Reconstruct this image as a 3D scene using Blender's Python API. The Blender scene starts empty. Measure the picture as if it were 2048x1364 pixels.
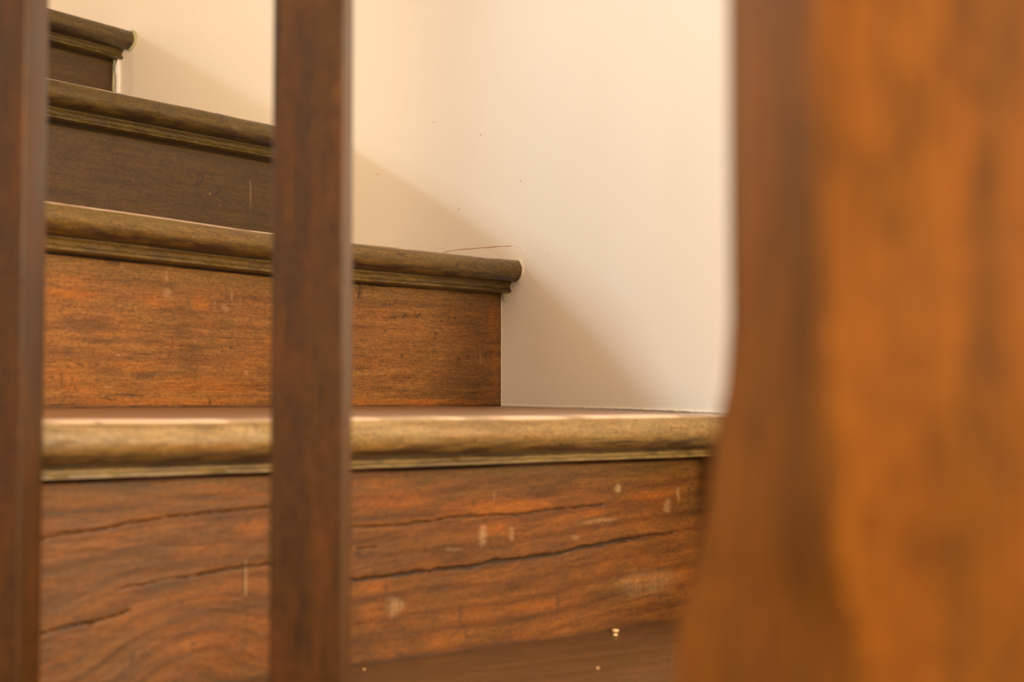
import bpy, math, random
import numpy as np
import bmesh

# ------------------------------------------------------------------ camera, world, lights
scene = bpy.context.scene
COL = scene.collection
scene.view_settings.view_transform = 'Standard'
scene.view_settings.look = 'None'
scene.view_settings.gamma = 1.0
scene.view_settings.exposure = 0.39
scene.view_settings.use_curve_mapping = False

EYE = 0.182
cam_data = bpy.data.cameras.new('camera')
cam_data.sensor_width = 36.0
cam_data.lens = 50.0
cam_data.clip_start = 0.01
cam_data.dof.use_dof = True
cam_data.dof.focus_distance = 1.62
cam_data.dof.aperture_fstop = 8.0
cam = bpy.data.objects.new('camera', cam_data)
COL.objects.link(cam)
cam.location = (0, 0, EYE)
cam.rotation_euler = (math.radians(90) + math.atan2(800 - 682, 2048 * 50 / 36), 0, 0)
scene.camera = cam

world = bpy.data.worlds.new('world')
scene.world = world
world.use_nodes = True
wn, wl = world.node_tree.nodes, world.node_tree.links
bg = wn['Background']
# the hall behind the camera is dim, the spaces to both sides of the stair are lit
wtc = wn.new('ShaderNodeTexCoord')
wsep = wn.new('ShaderNodeSeparateXYZ')
wl.new(wtc.outputs['Generated'], wsep.inputs[0])
wmr = wn.new('ShaderNodeMapRange')
wmr.inputs['From Min'].default_value = -0.95
wmr.inputs['From Max'].default_value = -0.25
wmr.inputs['To Min'].default_value = 1.27
wmr.inputs['To Max'].default_value = 1.75
wl.new(wsep.outputs['Y'], wmr.inputs['Value'])
wl.new(wmr.outputs[0], bg.inputs['Strength'])
bg.inputs['Color'].default_value = (1.0, 0.74, 0.50, 1)


def aim(o, target):
    from mathutils import Vector
    d = Vector(target) - o.location
    o.rotation_euler = d.to_track_quat('-Z', 'Y').to_euler()


# wall spot on the far side of the stairwell: neutral light raking across the steps on to the curved wall
sl = bpy.data.lights.new('stair_spot_light', 'SPOT')
sl.energy = 92
sl.color = (0.78, 0.94, 1.0)
sl.spot_size = math.radians(46)
sl.spot_blend = 1.0
sl.shadow_soft_size = 0.10
so = bpy.data.objects.new('stair_spot_light', sl)
COL.objects.link(so)
so.location = (-2.26, 1.60, 1.42)
aim(so, (0.24, 1.10, 0.42))

# warm fill light added over the landing to brighten the stair
def fill_light(name, loc, target, size, energy, color):
    al = bpy.data.lights.new(name, 'AREA')
    al.shape = 'DISK'
    al.size = size
    al.energy = energy
    al.color = color
    ao = bpy.data.objects.new(name, al)
    COL.objects.link(ao)
    ao.location = loc
    aim(ao, target)
    return ao


fill_light('landing_fill_light', (-0.45, -0.60, 1.10), (0.10, 1.40, 0.30), 0.6, 1.5, (1.0, 0.74, 0.49))
# warm fill added low at the right to brighten steps and balusters
fill_light('right_fill_light', (0.85, -0.12, 0.52), (-0.05, 0.85, 0.2), 0.25, 21, (1.0, 0.70, 0.40))


# marks on the boards, in each board's own length and height (metres)
FEAT = {
'r0': [('crack','L',[(-0.135,0.1002),(-0.1301,0.1004),(-0.1062,0.1024),(-0.0919,0.1041),(-0.0653,0.1071),(-0.0305,0.1098),(-0.0014,0.1108),(0.0197,0.1114),(0.0367,0.1117)],0.00062,0.7),('crack','L',[(-0.0836,0.0659),(-0.0703,0.0673),(-0.0512,0.0694),(-0.0287,0.0708)],0.00047,0.5),('crack','L',[(-0.0287,0.0708),(-0.0084,0.0729),(0.02,0.0742),(0.037,0.0744),(0.0527,0.0746)],0.00082,0.9),('crack','L',[(-0.1342,0.0435),(-0.1305,0.0441),(-0.1118,0.0464),(-0.0965,0.0481),(-0.0754,0.052)],0.00074,0.9),('crack','L',[(0.0835,0.0943),(0.0904,0.0947),(0.1296,0.094),(0.1536,0.0954),(0.1706,0.0969),(0.19,0.097),(0.2364,0.0962),(0.268,0.0979),(0.3189,0.0992)],0.00072,0.75),('crack','L',[(0.0769,0.0588),(0.0906,0.0583),(0.117,0.0589),(0.137,0.0597),(0.1481,0.0596),(0.1593,0.0606),(0.1881,0.06),(0.2099,0.0628),(0.2364,0.0626),(0.2468,0.0631),(0.2766,0.0639),(0.2919,0.067),(0.312,0.0677),(0.3279,0.0697),(0.3465,0.0703)],0.0011,1),('crack','L',[(0.3465,0.0703),(0.3703,0.0723),(0.3971,0.0733)],0.00081,0.8),('crack','L',[(0.0905,0.0797),(0.1081,0.0793)],0.00052,0.5),('orange','B',(0.1114,0.1248),(0.0272,0.0045),0.8),('orange','B',(0.1204,0.1125),(0.0369,0.0075),0.9),('orange','B',(0.2159,0.1028),(0.0586,0.0071),1),('orange','B',(0.2099,0.0881),(0.0183,0.0063),0.9),('orange','B',(0.3076,0.0943),(0.0182,0.0042),0.9),('orange','B',(0.3777,0.1031),(0.0371,0.0061),0.7),('orange','B',(0.1029,0.0527),(0.016,0.0066),0.6),('orange','B',(0.1901,0.0254),(0.0299,0.0093),0.5),('orange','B',(0.2573,0.0256),(0.0434,0.0065),0.5),('orange','B',(0.103,0.0335),(0.0106,0.0088),0.5),('orange','B',(0.268,0.0848),(0.0174,0.0065),0.4),('orange','B',(-0.0162,0.125),(0.0328,0.004),0.7),('orange','B',(0.006,0.1208),(0.0167,0.0027),0.9),('orange','B',(-0.1051,0.1222),(0.0262,0.0062),0.5),('orange','B',(-0.0653,0.1064),(0.042,0.0051),0.5),('orange','B',(-0.0984,0.1007),(0.0332,0.0025),0.5),('orange','B',(0.0107,0.0984),(0.0122,0.0081),0.6),('orange','B',(-0.0228,0.057),(0.0219,0.0079),0.4),('orange','B',(-0.0297,0.0276),(0.0291,0.0091),0.5),('orange','B',(-0.0892,0.0939),(0.0406,0.0031),0.4),('olive','B',(0.2468,0.1288),(0.186,0.0049),0.8),('olive','B',(0.3827,0.129),(0.0762,0.0087),0.9),('olive','B',(0.4199,0.1048),(0.0205,0.0213),0.4),('pale','B',(0.1989,0.0824),(0.0036,0.0078),0.8),('pale','B',(0.2271,0.0823),(0.0021,0.0064),0.7),('pale','B',(0.335,0.1116),(0.0033,0.0037),0.8),('pale','B',(0.3899,0.0955),(0.0039,0.0052),0.6),('pale','B',(0.4035,0.1037),(0.002,0.0053),0.6),('pale','B',(0.1216,0.0377),(0.0072,0.0067),0.6),('pale','B',(0.3558,0.0372),(0.0014,0.001),1),('pale','B',(0.3653,0.0347),(0.0341,0.0103),0.3),('pale','B',(0.3121,0.0866),(0.0205,0.0017),0.5),('pale','B',(0.1726,0.0739),(0.0077,0.0015),0.4),('pale','B',(0.2099,0.1102),(0.0012,0.004),0.3),('pale','B',(0.2897,0.0754),(0.0044,0.0013),0.5),('dark','B',(0.0919,0.077),(0.0021,0.0066),0.6),('dark','B',(0.1139,0.054),(0.0014,0.0059),0.6),('dark','B',(0.1794,0.0279),(0.0027,0.0069),0.5),('dark','B',(0.1847,0.0151),(0.0012,0.0054),0.6),('dark','B',(0.2722,0.0291),(0.0019,0.0081),0.6),('dark','B',(0.3486,0.014),(0.0012,0.0042),0.6),('dark','B',(0.1263,0.0045),(0.004,0.0018),0.6),('dark','B',(0.2468,0.1151),(0.0025,0.0008),0.7),('dark','B',(0.2089,0.0728),(0.0024,0.0008),0.7),('dark','B',(0.3074,0.046),(0.0018,0.0008),0.7),('dark','B',(0.4154,0.1085),(0.002,0.0009),0.8),('dark','B',(0.3278,0.0369),(0.0014,0.0008),0.7),('dark','B',(0.223,0.0453),(0.0016,0.001),0.6),('dark','B',(0.1557,0.0271),(0.0023,0.0053),0.4),('dark','B',(0.0943,0.0212),(0.001,0.0044),0.4),('dark','B',(0.3141,0.0155),(0.0057,0.0008),0.5),('dark','B',(0.3821,0.023),(0.0296,0.0009),0.5),('dark','B',(-0.1171,0.0613),(0.0166,0.0074),0.35),('dark','B',(-0.0724,0.0221),(0.0016,0.0076),0.5),('dark','B',(0.0038,0.0241),(0.0012,0.0053),0.5),('dark','B',(-0.1081,0.0519),(0.0026,0.0015),0.6),('dark','B',(-0.1114,0.1151),(0.0233,0.0015),0.4),('dark','B',(-0.0814,0.1035),(0.0216,0.001),0.3),('dark','B',(-0.0514,0.0909),(0.0355,0.001),0.35),('dark','B',(0.0091,0.1052),(0.0009,0.004),0.4),('dark','B',(-0.1191,0.0237),(0.0076,0.0024),0.5),('dark','B',(-0.0013,0.0964),(0.015,0.0008),0.4),('dark','B',(0.0353,0.0943),(0.0126,0.0008),0.3),('pale','L',[(0.0052,0.0766),(0.0055,0.0679),(0.0053,0.0559)],0.00065,0.7),('dark','L',[(0.0038,0.076),(0.004,0.068),(0.0041,0.0573)],0.00048,0.7)],
'r1': [('orange','B',(0.0564,0.2737),(0.0413,0.0053),0.9),('orange','B',(0.1553,0.2738),(0.0267,0.0071),0.8),('orange','B',(0.2058,0.2737),(0.015,0.0073),0.9),('orange','B',(0.0992,0.2869),(0.0099,0.0011),1),('orange','B',(0.0562,0.287),(0.0284,0.008),0.5),('orange','B',(0.0413,0.257),(0.0138,0.004),0.4),('orange','B',(0.0544,0.2044),(0.0282,0.0119),0.8),('orange','B',(0.1302,0.2125),(0.0311,0.0056),0.9),('orange','B',(0.2104,0.195),(0.0678,0.0102),0.7),('orange','B',(0.1741,0.1805),(0.1144,0.0043),0.9),('orange','B',(0.0732,0.1926),(0.0488,0.0067),0.6),('orange','B',(0.1735,0.2347),(0.0181,0.0043),0.4),('dark','B',(0.099,0.3057),(0.0082,0.0034),0.6),('dark','B',(0.0725,0.2477),(0.0322,0.0067),0.45),('dark','B',(0.034,0.2435),(0.0152,0.0013),0.6),('dark','B',(0.0452,0.199),(0.0014,0.0066),0.7),('dark','B',(0.1354,0.2042),(0.012,0.0035),0.5),('dark','B',(0.144,0.2057),(0.0069,0.0014),0.4),('dark','B',(0.1841,0.2466),(0.0109,0.0144),0.3),('dark','B',(0.1935,0.2209),(0.0148,0.0159),0.35),('dark','B',(0.1642,0.2629),(0.0143,0.0128),0.25),('dark','B',(0.1221,0.1872),(0.0187,0.0008),0.8),('dark','B',(0.0958,0.1833),(0.0098,0.0007),0.8),('dark','B',(0.0395,0.178),(0.0183,0.001),0.9),('dark','B',(0.1223,0.1753),(0.0884,0.0007),0.8),('dark','B',(0.0806,0.2345),(0.0194,0.0027),0.4),('dark','B',(0.1717,0.2347),(0.0014,0.0036),0.5),('dark','B',(0.22,0.179),(0.0017,0.0037),0.7),('dark','B',(0.2027,0.2211),(0.0017,0.0073),0.4),('dark','B',(0.0374,0.2147),(0.0015,0.0008),0.8),('dark','B',(0.0468,0.2676),(0.0009,0.0007),0.9),('dark','B',(0.051,0.2229),(0.0031,0.002),0.4),('dark','B',(0.1511,0.1879),(0.0021,0.0008),0.8),('dark','B',(0.2287,0.2512),(0.0135,0.0009),0.3),('dark','B',(0.2064,0.2241),(0.0037,0.0007),0.5),('dark','B',(0.0651,0.2126),(0.0031,0.0011),0.5),('dark','B',(0.0346,0.2015),(0.003,0.0013),0.5),('dark','B',(0.2439,0.2638),(0.0117,0.0009),0.4),('pale','B',(0.1629,0.2971),(0.0019,0.0064),0.7),('pale','B',(0.2261,0.2748),(0.0015,0.0052),0.4),('pale','B',(0.2381,0.271),(0.0043,0.0045),0.5),('pale','B',(0.2476,0.2834),(0.0016,0.0045),0.6),('pale','B',(0.2595,0.2796),(0.001,0.0075),0.5),('pale','B',(0.2477,0.2759),(0.0078,0.0004),0.6),('pale','B',(0.0973,0.1939),(0.0042,0.0012),1),('pale','B',(0.164,0.2814),(0.005,0.0057),0.5),('pale','B',(0.1703,0.2775),(0.0054,0.0029),0.4),('pale','B',(0.107,0.2223),(0.0026,0.0011),0.7),('pale','B',(0.2681,0.209),(0.0024,0.0023),0.5),('pale','B',(0.1106,0.3017),(0.0033,0.0021),0.4),('pale','B',(0.0629,0.2533),(0.0047,0.0007),0.4),('pale','B',(0.2007,0.2385),(0.0009,0.0044),0.4),('pale','B',(0.2226,0.2805),(0.0027,0.0006),0.5),('olive','B',(0.2091,0.3105),(0.0822,0.0044),0.5),('olive','B',(0.2377,0.3037),(0.0395,0.0089),0.3),('orange','B',(0.6285,0.2763),(0.0102,0.0273),0.8),('orange','B',(0.6329,0.2219),(0.0064,0.0327),0.8),('orange','B',(0.4961,0.1793),(0.1353,0.0042),0.9),('orange','B',(0.62,0.1909),(0.0173,0.0072),0.5),('orange','B',(0.6141,0.3028),(0.0173,0.0036),0.6),('olive','B',(0.446,0.3116),(0.0754,0.0067),0.6),('olive','B',(0.5888,0.3139),(0.0572,0.0054),0.7),('olive','B',(0.4222,0.2968),(0.0239,0.0099),0.4),('dark','B',(0.4781,0.2727),(0.0035,0.0014),0.9),('dark','B',(0.4883,0.231),(0.0018,0.0014),0.9),('dark','B',(0.5386,0.2575),(0.0013,0.0024),0.9),('dark','B',(0.5373,0.2522),(0.0026,0.0007),0.8),('dark','B',(0.5889,0.2326),(0.0022,0.0012),0.9),('dark','B',(0.506,0.2671),(0.0008,0.0012),0.9),('dark','B',(0.5484,0.2719),(0.0013,0.0009),0.9),('dark','B',(0.4646,0.2581),(0.002,0.0017),0.7),('dark','B',(0.4718,0.2454),(0.0007,0.0015),0.9),('dark','B',(0.5751,0.2287),(0.0025,0.0021),0.7),('dark','B',(0.6171,0.2346),(0.0011,0.0014),0.9),('dark','B',(0.6029,0.2231),(0.0028,0.0009),0.6),('dark','B',(0.4513,0.2285),(0.0007,0.0017),0.8),('dark','B',(0.4226,0.2297),(0.0287,0.0005),0.7),('dark','B',(0.4345,0.2157),(0.0315,0.0005),0.5),('dark','B',(0.5061,0.2417),(0.0051,0.0005),0.7),('dark','B',(0.4441,0.2197),(0.0014,0.0007),0.6),('dark','B',(0.4281,0.2972),(0.0029,0.0066),0.6),('dark','B',(0.462,0.2866),(0.0049,0.002),0.5),('dark','B',(0.4706,0.287),(0.0025,0.0024),0.5),('dark','B',(0.4059,0.2885),(0.0046,0.0033),0.5),('dark','B',(0.5752,0.2013),(0.0563,0.0071),0.35),('dark','B',(0.6199,0.2777),(0.0014,0.0145),0.4),('dark','B',(0.536,0.2392),(0.0011,0.0024),0.6),('dark','B',(0.6214,0.2189),(0.0014,0.0009),0.6),('dark','B',(0.5482,0.1735),(0.0833,0.0009),0.8),('dark','L',[(0.4297,0.3138),(0.4274,0.3021),(0.4258,0.2921)],0.00134,0.8),('dark','L',[(0.4399,0.3145),(0.4436,0.3097),(0.4448,0.3048)],0.00108,0.8),('dark','L',[(0.434,0.3138),(0.4352,0.3075)],0.00108,0.6),('dark','L',[(0.4887,0.2739),(0.4957,0.2769)],0.00083,0.9),('dark','L',[(0.5091,0.2748),(0.5158,0.2789)],0.00112,0.9),('pale','L',[(0.608,0.2358),(0.6091,0.225)],0.00058,0.8),('pale','L',[(0.61,0.2007),(0.6171,0.1963)],0.00059,0.6),('pale','B',(0.5298,0.2862),(0.0011,0.0007),1),('pale','B',(0.561,0.2042),(0.0016,0.0005),0.8),('pale','B',(0.5217,0.2137),(0.0052,0.0014),0.4)],
'r2': [('dark','B',(0.087,0.4238),(0.0014,0.0012),0.9),('dark','B',(0.2187,0.4445),(0.0019,0.0013),0.9),('dark','B',(0.2921,0.4772),(0.0355,0.0018),0.4),('dark','B',(0.3254,0.4071),(0.0181,0.0135),0.45),('dark','B',(0.2782,0.4243),(0.0115,0.0088),0.35),('dark','B',(0.307,0.4545),(0.036,0.0134),0.25),('dark','B',(0.0562,0.4447),(0.0139,0.004),0.3),('dark','B',(0.0377,0.452),(0.0114,0.0029),0.3),('dark','B',(0.1528,0.482),(0.0015,0.0006),1),('dark','B',(0.2417,0.405),(0.0084,0.0022),0.6),('dark','B',(0.2956,0.4219),(0.0059,0.0022),0.5),('dark','B',(0.0362,0.4028),(0.0068,0.0039),0.5),('dark','B',(0.3165,0.395),(0.018,0.0034),0.6),('dark','B',(0.2638,0.4337),(0.0028,0.0013),0.7),('dark','B',(0.3357,0.4309),(0.0046,0.0027),0.6),('dark','L',[(0.2315,0.4461),(0.2384,0.4459),(0.2407,0.4407),(0.2344,0.4356),(0.2289,0.436)],0.00118,0.9),('dark','L',[(0.2681,0.4342),(0.2625,0.428),(0.2577,0.4253)],0.0015,0.9),('dark','L',[(0.2297,0.434),(0.2309,0.4287)],0.00118,0.7),('pale','B',(0.2506,0.426),(0.0011,0.0013),1),('pale','B',(0.2415,0.423),(0.0011,0.0007),1),('pale','B',(0.2669,0.4138),(0.0009,0.0015),1),('pale','L',[(0.3151,0.451),(0.3156,0.4241),(0.3159,0.4016)],0.00046,0.6),('olive','B',(0.1079,0.4825),(0.1026,0.0102),0.7),('olive','B',(0.2661,0.4802),(0.0889,0.0088),0.6),('olive','B',(0.0604,0.4712),(0.0354,0.0119),0.4)],
'r3': [('dark','B',(0.1441,0.6492),(0.0039,0.0102),0.9),('dark','B',(0.1446,0.6595),(0.0026,0.002),0.9),('dark','B',(0.1491,0.635),(0.0016,0.0153),0.8),('dark','B',(0.0873,0.6503),(0.0374,0.003),0.4),('pale','B',(0.1424,0.654),(0.0019,0.003),0.8),('pale','B',(0.1448,0.6456),(0.0013,0.0015),0.8)],
'n0': [('dark','B',(0.3031,0.1494),(0.0469,0.0008),0.9),('dark','B',(0.25,0.1482),(0.0173,0.0006),0.9),('dark','B',(0.35,0.1493),(0.0077,0.0017),0.6),('dark','B',(0.2851,0.1524),(0.0108,0.0013),0.5),('dark','B',(0.317,0.1519),(0.0028,0.0017),0.5),('dark','B',(0.3578,0.1601),(0.0012,0.0028),0.5),('pale','B',(0.3695,0.151),(0.002,0.0006),1),('pale','B',(0.3655,0.147),(0.0012,0.0006),1),('pale','B',(0.3814,0.148),(0.006,0.0004),0.9),('pale','B',(0.2735,0.1477),(0.0012,0.0005),1),('pale','B',(0.2779,0.1499),(0.0014,0.0005),0.8),('pale','B',(0.3578,0.1629),(0.0024,0.0008),0.7),('pale','B',(0.3814,0.1564),(0.004,0.0028),0.4),('pale','B',(0.3124,0.1614),(0.0028,0.004),0.3),('pale','B',(0.2674,0.1567),(0.0035,0.0026),0.3),('pale','B',(0.3975,0.1554),(0.0014,0.0014),0.7),('dark','B',(0.1043,0.1469),(0.0321,0.0012),0.9),('dark','B',(0.2166,0.1474),(0.0412,0.0012),0.5),('dark','B',(0.1774,0.1527),(0.0233,0.0018),0.5),('pale','B',(0.0784,0.1659),(0.0258,0.0028),0.5),('pale','B',(0.1095,0.1612),(0.025,0.0029),0.5),('pale','B',(0.0751,0.1532),(0.001,0.0008),0.8),('pale','B',(0.1547,0.1591),(0.0227,0.003),0.3),('orange','B',(0.1967,0.1562),(0.061,0.0031),0.6),('orange','B',(0.0956,0.1506),(0.0536,0.0017),0.9),('dark','B',(-0.108,0.1688),(0.0025,0.001),0.5),('dark','B',(-0.0422,0.1649),(0.0083,0.0025),0.4),('dark','B',(-0.049,0.1584),(0.0138,0.0008),0.5),('dark','B',(-0.0068,0.1652),(0.0022,0.0032),0.4),('dark','B',(-0.0691,0.1486),(0.0997,0.0012),0.7),('dark','B',(-0.1167,0.1635),(0.0075,0.0007),0.4),('pale','B',(-0.1326,0.1666),(0.0147,0.0014),0.9),('pale','B',(-0.1349,0.1614),(0.0121,0.0024),0.8),('pale','B',(-0.1105,0.164),(0.019,0.0026),0.6),('pale','B',(-0.0692,0.1634),(0.0271,0.0025),0.5),('pale','B',(-0.0169,0.164),(0.0115,0.0032),0.6),('pale','B',(-0.1375,0.1712),(0.0018,0.0007),1),('orange','B',(-0.0557,0.1532),(0.0563,0.0027),0.9),('orange','B',(-0.1202,0.1516),(0.0315,0.0018),0.9)],
'n1': [('dark','B',(0.6354,0.3472),(0.0011,0.0007),0.9),('dark','B',(0.6371,0.3439),(0.0007,0.0014),0.9),('dark','B',(0.6343,0.3381),(0.0016,0.0008),0.9),('dark','B',(0.6105,0.3354),(0.0027,0.001),0.7),('dark','B',(0.5921,0.3343),(0.0032,0.0009),0.6),('dark','B',(0.6062,0.3306),(0.0276,0.0004),0.6),('dark','B',(0.574,0.3263),(0.0213,0.0013),0.6),('dark','B',(0.574,0.3444),(0.0032,0.0009),0.7),('dark','B',(0.6105,0.3235),(0.0066,0.0014),0.5),('dark','B',(0.5552,0.3336),(0.0083,0.0004),0.6),('dark','B',(0.6237,0.3339),(0.0015,0.001),0.6),('dark','B',(0.5953,0.3424),(0.0032,0.0008),0.4),('pale','B',(0.618,0.338),(0.0006,0.001),1),('pale','B',(0.5992,0.3279),(0.0008,0.0005),1),('pale','B',(0.6357,0.3409),(0.001,0.0011),1),('pale','B',(0.6337,0.3364),(0.0011,0.0004),0.9),('pale','B',(0.5975,0.3437),(0.0019,0.0005),0.7),('pale','B',(0.5878,0.3441),(0.0032,0.0005),0.6),('pale','B',(0.6149,0.3408),(0.0005,0.0014),0.6),('orange','B',(0.6271,0.3349),(0.0078,0.0041),0.8),('orange','B',(0.6237,0.3394),(0.01,0.0041),0.4),('orange','B',(0.6282,0.3274),(0.0067,0.0021),0.5),('dark','B',(0.3677,0.3273),(0.0056,0.0063),0.7),('dark','B',(0.5323,0.3308),(0.0016,0.0052),0.9),('dark','B',(0.4495,0.3395),(0.0074,0.0016),0.8),('dark','B',(0.4447,0.3309),(0.0147,0.0016),0.5),('dark','B',(0.5048,0.3288),(0.0156,0.0014),0.6),('dark','B',(0.3677,0.3234),(0.0459,0.0009),0.7),('dark','B',(0.0096,0.3258),(0.0105,0.0015),0.7),('dark','B',(0.0635,0.3232),(0.048,0.0016),0.7),('dark','B',(0.1215,0.3252),(0.0411,0.0016),0.7),('dark','B',(0.0823,0.3297),(0.0291,0.0016),0.5)],
'n2': [('dark','B',(0.116,0.4996),(0.0099,0.002),0.7),('dark','B',(0.1088,0.4924),(0.0147,0.0016),0.8),('dark','B',(0.0312,0.4958),(0.0018,0.001),0.8),('dark','B',(0.2362,0.5107),(0.0083,0.0064),0.6),('dark','B',(0.1408,0.5088),(0.0051,0.0041),0.6),('dark','B',(0.1797,0.4891),(0.0818,0.0017),0.5),('dark','B',(0.0562,0.5056),(0.0474,0.0012),0.5),('dark','B',(0.2199,0.4932),(0.056,0.0021),0.5),('dark','B',(0.0987,0.5129),(0.0061,0.0024),0.6),('dark','B',(0.0131,0.5135),(0.0055,0.0038),0.5),('pale','B',(0.2404,0.5092),(0.0017,0.0021),0.8),('pale','B',(0.2587,0.5012),(0.0085,0.0026),0.4)],
'n3': [('dark','B',(0.124,0.6778),(0.008,0.0075),0.6),('dark','B',(0.1019,0.678),(0.0188,0.003),0.6),('dark','B',(0.0713,0.6639),(0.037,0.0037),0.6),('dark','B',(0.0266,0.6638),(0.0355,0.0033),0.6),('dark','B',(0.0835,0.6641),(0.0185,0.002),0.7),('dark','B',(0.1306,0.668),(0.0096,0.002),0.8),('pale','B',(0.1266,0.6784),(0.0016,0.003),1),('pale','B',(0.1224,0.6812),(0.0013,0.0035),0.9),('pale','B',(0.1191,0.6868),(0.0044,0.0012),1),('pale','B',(0.1274,0.6645),(0.0032,0.0007),0.9),('pale','B',(0.1303,0.6867),(0.0096,0.001),0.5)],
}

# ------------------------------------------------------------------ small numpy noise
def _hash(ix, iy, seed):
    v = np.sin(ix * 127.1 + iy * 311.7 + seed * 74.7) * 43758.5453
    return v - np.floor(v)


def vnoise(x, y, seed=0.0):
    ix, iy = np.floor(x), np.floor(y)
    fx, fy = x - ix, y - iy
    fx, fy = fx * fx * (3 - 2 * fx), fy * fy * (3 - 2 * fy)
    a, b = _hash(ix, iy, seed), _hash(ix + 1, iy, seed)
    c, d = _hash(ix, iy + 1, seed), _hash(ix + 1, iy + 1, seed)
    return (a * (1 - fx) + b * fx) * (1 - fy) + (c * (1 - fx) + d * fx) * fy


def fbm(x, y, seed=0.0, octs=4):
    r, a, t = 0.0, 0.5, 0.0
    for k in range(octs):
        r = r + a * vnoise(x * 2 ** k, y * 2 ** k, seed + 3.1 * k)
        t += a
        a *= 0.55
    return r / t


def sstep(a, b, x):
    t = np.clip((x - a) / (b - a), 0, 1)
    return t * t * (3 - 2 * t)


def eval_features(feats, s, z, seed):
    """wear, stains, scratches and cracks of one board, in its own length / height coordinates (metres)"""
    out = {k: np.zeros_like(s) for k in ('orange', 'olive', 'dark', 'pale', 'crack')}
    ws = s + 0.006 * (fbm(s * 60, z * 160, seed) - 0.5)
    wz = z + 0.004 * (fbm(s * 80, z * 220, seed + 9) - 0.5)
    n = fbm(s * 110, z * 700, seed + 5)
    n2 = fbm(s * 400, z * 1500, seed + 7, 3)
    for f in feats:
        kind = f[0]
        if f[1] == 'B':
            (cx, cz), (rx, rz), st = f[2], f[3], f[4]
            big = max(rx, rz) > 0.004
            px, pz = (ws, wz) if big else (s, z)
            near = (np.abs(px - cx) < 1.7 * rx + 1e-4) & (np.abs(pz - cz) < 1.7 * rz + 1e-4)
            if not near.any():
                continue
            r = np.sqrt(((px[near] - cx) / rx) ** 2 + ((pz[near] - cz) / rz) ** 2)
            if kind in ('orange', 'olive'):
                m = sstep(1.5, 0.3, r + 0.9 * (n[near] - 0.5)) * (0.55 + 0.9 * n[near])
            else:
                m = sstep(1.35, 0.55, r + (0.9 if big else 0.25) * (n2[near] - 0.5)) * (0.5 + 0.8 * n[near] if big else 1.0)
            out[kind][near] = np.maximum(out[kind][near], np.clip(st * m, 0, 1))
        else:
            pts, w, st = f[2], f[3], f[4]
            jit = 0.0012 * (fbm(s * 120, z * 10, seed + 2) - 0.5) + 0.0006 * (vnoise(s * 700, z * 0, seed + 4) - 0.5)
            if kind != 'crack':
                jit = jit * 0.3
            d = np.full_like(s, 9.0)
            pz = z + jit
            for (x0, y0), (x1, y1) in zip(pts[:-1], pts[1:]):
                dx, dy = x1 - x0, y1 - y0
                t = np.clip(((s - x0) * dx + (pz - y0) * dy) / (dx * dx + dy * dy + 1e-12), 0, 1)
                d = np.minimum(d, np.hypot(s - x0 - t * dx, pz - y0 - t * dy))
            ww = w * (0.55 + 0.9 * vnoise(s * 220, z * 0 + 3, seed + 1))
            m = st * sstep(1.6, 0.5, d / np.maximum(ww, 1e-5))
            out[kind] = np.maximum(out[kind], m)
    return out


# ------------------------------------------------------------------ mesh helpers
def new_obj(name, verts, quads, mat, parent=None, attrs=None, grain=None, smooth=True, tris=None, loc=None):
    me = bpy.data.meshes.new(name)
    verts = np.asarray(verts, dtype=np.float64).reshape(-1, 3)
    if loc is not None:
        verts = verts - np.array(loc)
    faces = [list(map(int, q)) for q in quads] if len(quads) else []
    if tris:
        faces += [list(t) for t in tris]
    me.from_pydata(verts.tolist(), [], faces)
    me.update()
    if smooth:
        me.polygons.foreach_set('use_smooth', [True] * len(me.polygons))
    if attrs:
        for k, a in attrs.items():
            at = me.attributes.new(k, 'FLOAT', 'POINT')
            at.data.foreach_set('value', np.asarray(a, dtype=np.float32).ravel())
    if grain is not None:
        at = me.attributes.new('grain', 'FLOAT_VECTOR', 'POINT')
        at.data.foreach_set('vector', np.asarray(grain, dtype=np.float32).ravel())
    me.materials.append(mat)
    o = bpy.data.objects.new(name, me)
    COL.objects.link(o)
    if parent is not None:
        o.parent = parent
        if loc is None:
            # geometry is given in world coordinates; bring it into the parent's frame
            pl = np.array(parent.location)
            me.transform(__import__('mathutils').Matrix.Translation((-pl[0], -pl[1], -pl[2])))
    elif loc is not None:
        o.location = loc
    return o


def grid_quads(nu, nv, wrap_v=False):
    q = []
    for i in range(nu - 1):
        for j in range(nv if wrap_v else nv - 1):
            j2 = (j + 1) % nv
            q.append((i * nv + j, (i + 1) * nv + j, (i + 1) * nv + j2, i * nv + j2))
    return q


def sharp_auto(o, deg=35):
    me = o.data
    try:
        me.set_sharp_from_angle(angle=math.radians(deg))
    except Exception:
        pass


def empty(name, loc):
    o = bpy.data.objects.new(name, None)
    o.empty_display_size = 0.05
    o.location = loc
    COL.objects.link(o)
    return o


def catmull(pts, n=12):
    P = np.array(pts, dtype=float)
    P = np.vstack([2 * P[0] - P[1], P, 2 * P[-1] - P[-2]])
    out = []
    for i in range(1, len(P) - 2):
        for t in np.linspace(0, 1, n, endpoint=False):
            a, b, c, d = P[i - 1], P[i], P[i + 1], P[i + 2]
            out.append(0.5 * (2 * b + (c - a) * t + (2 * a - 5 * b + 4 * c - d) * t * t + (3 * b - a - 3 * c + d) * t ** 3))
    out.append(P[-2])
    return np.array(out)


def resample(P, step=None, n=None):
    P = np.asarray(P, dtype=float)
    d = np.r_[0, np.cumsum(np.hypot(*np.diff(P[:, :2], axis=0).T))]
    if n is None:
        n = max(2, int(d[-1] / step) + 1)
    t = np.linspace(0, d[-1], n)
    return np.stack([np.interp(t, d, P[:, k]) for k in range(P.shape[1])], 1)


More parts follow.
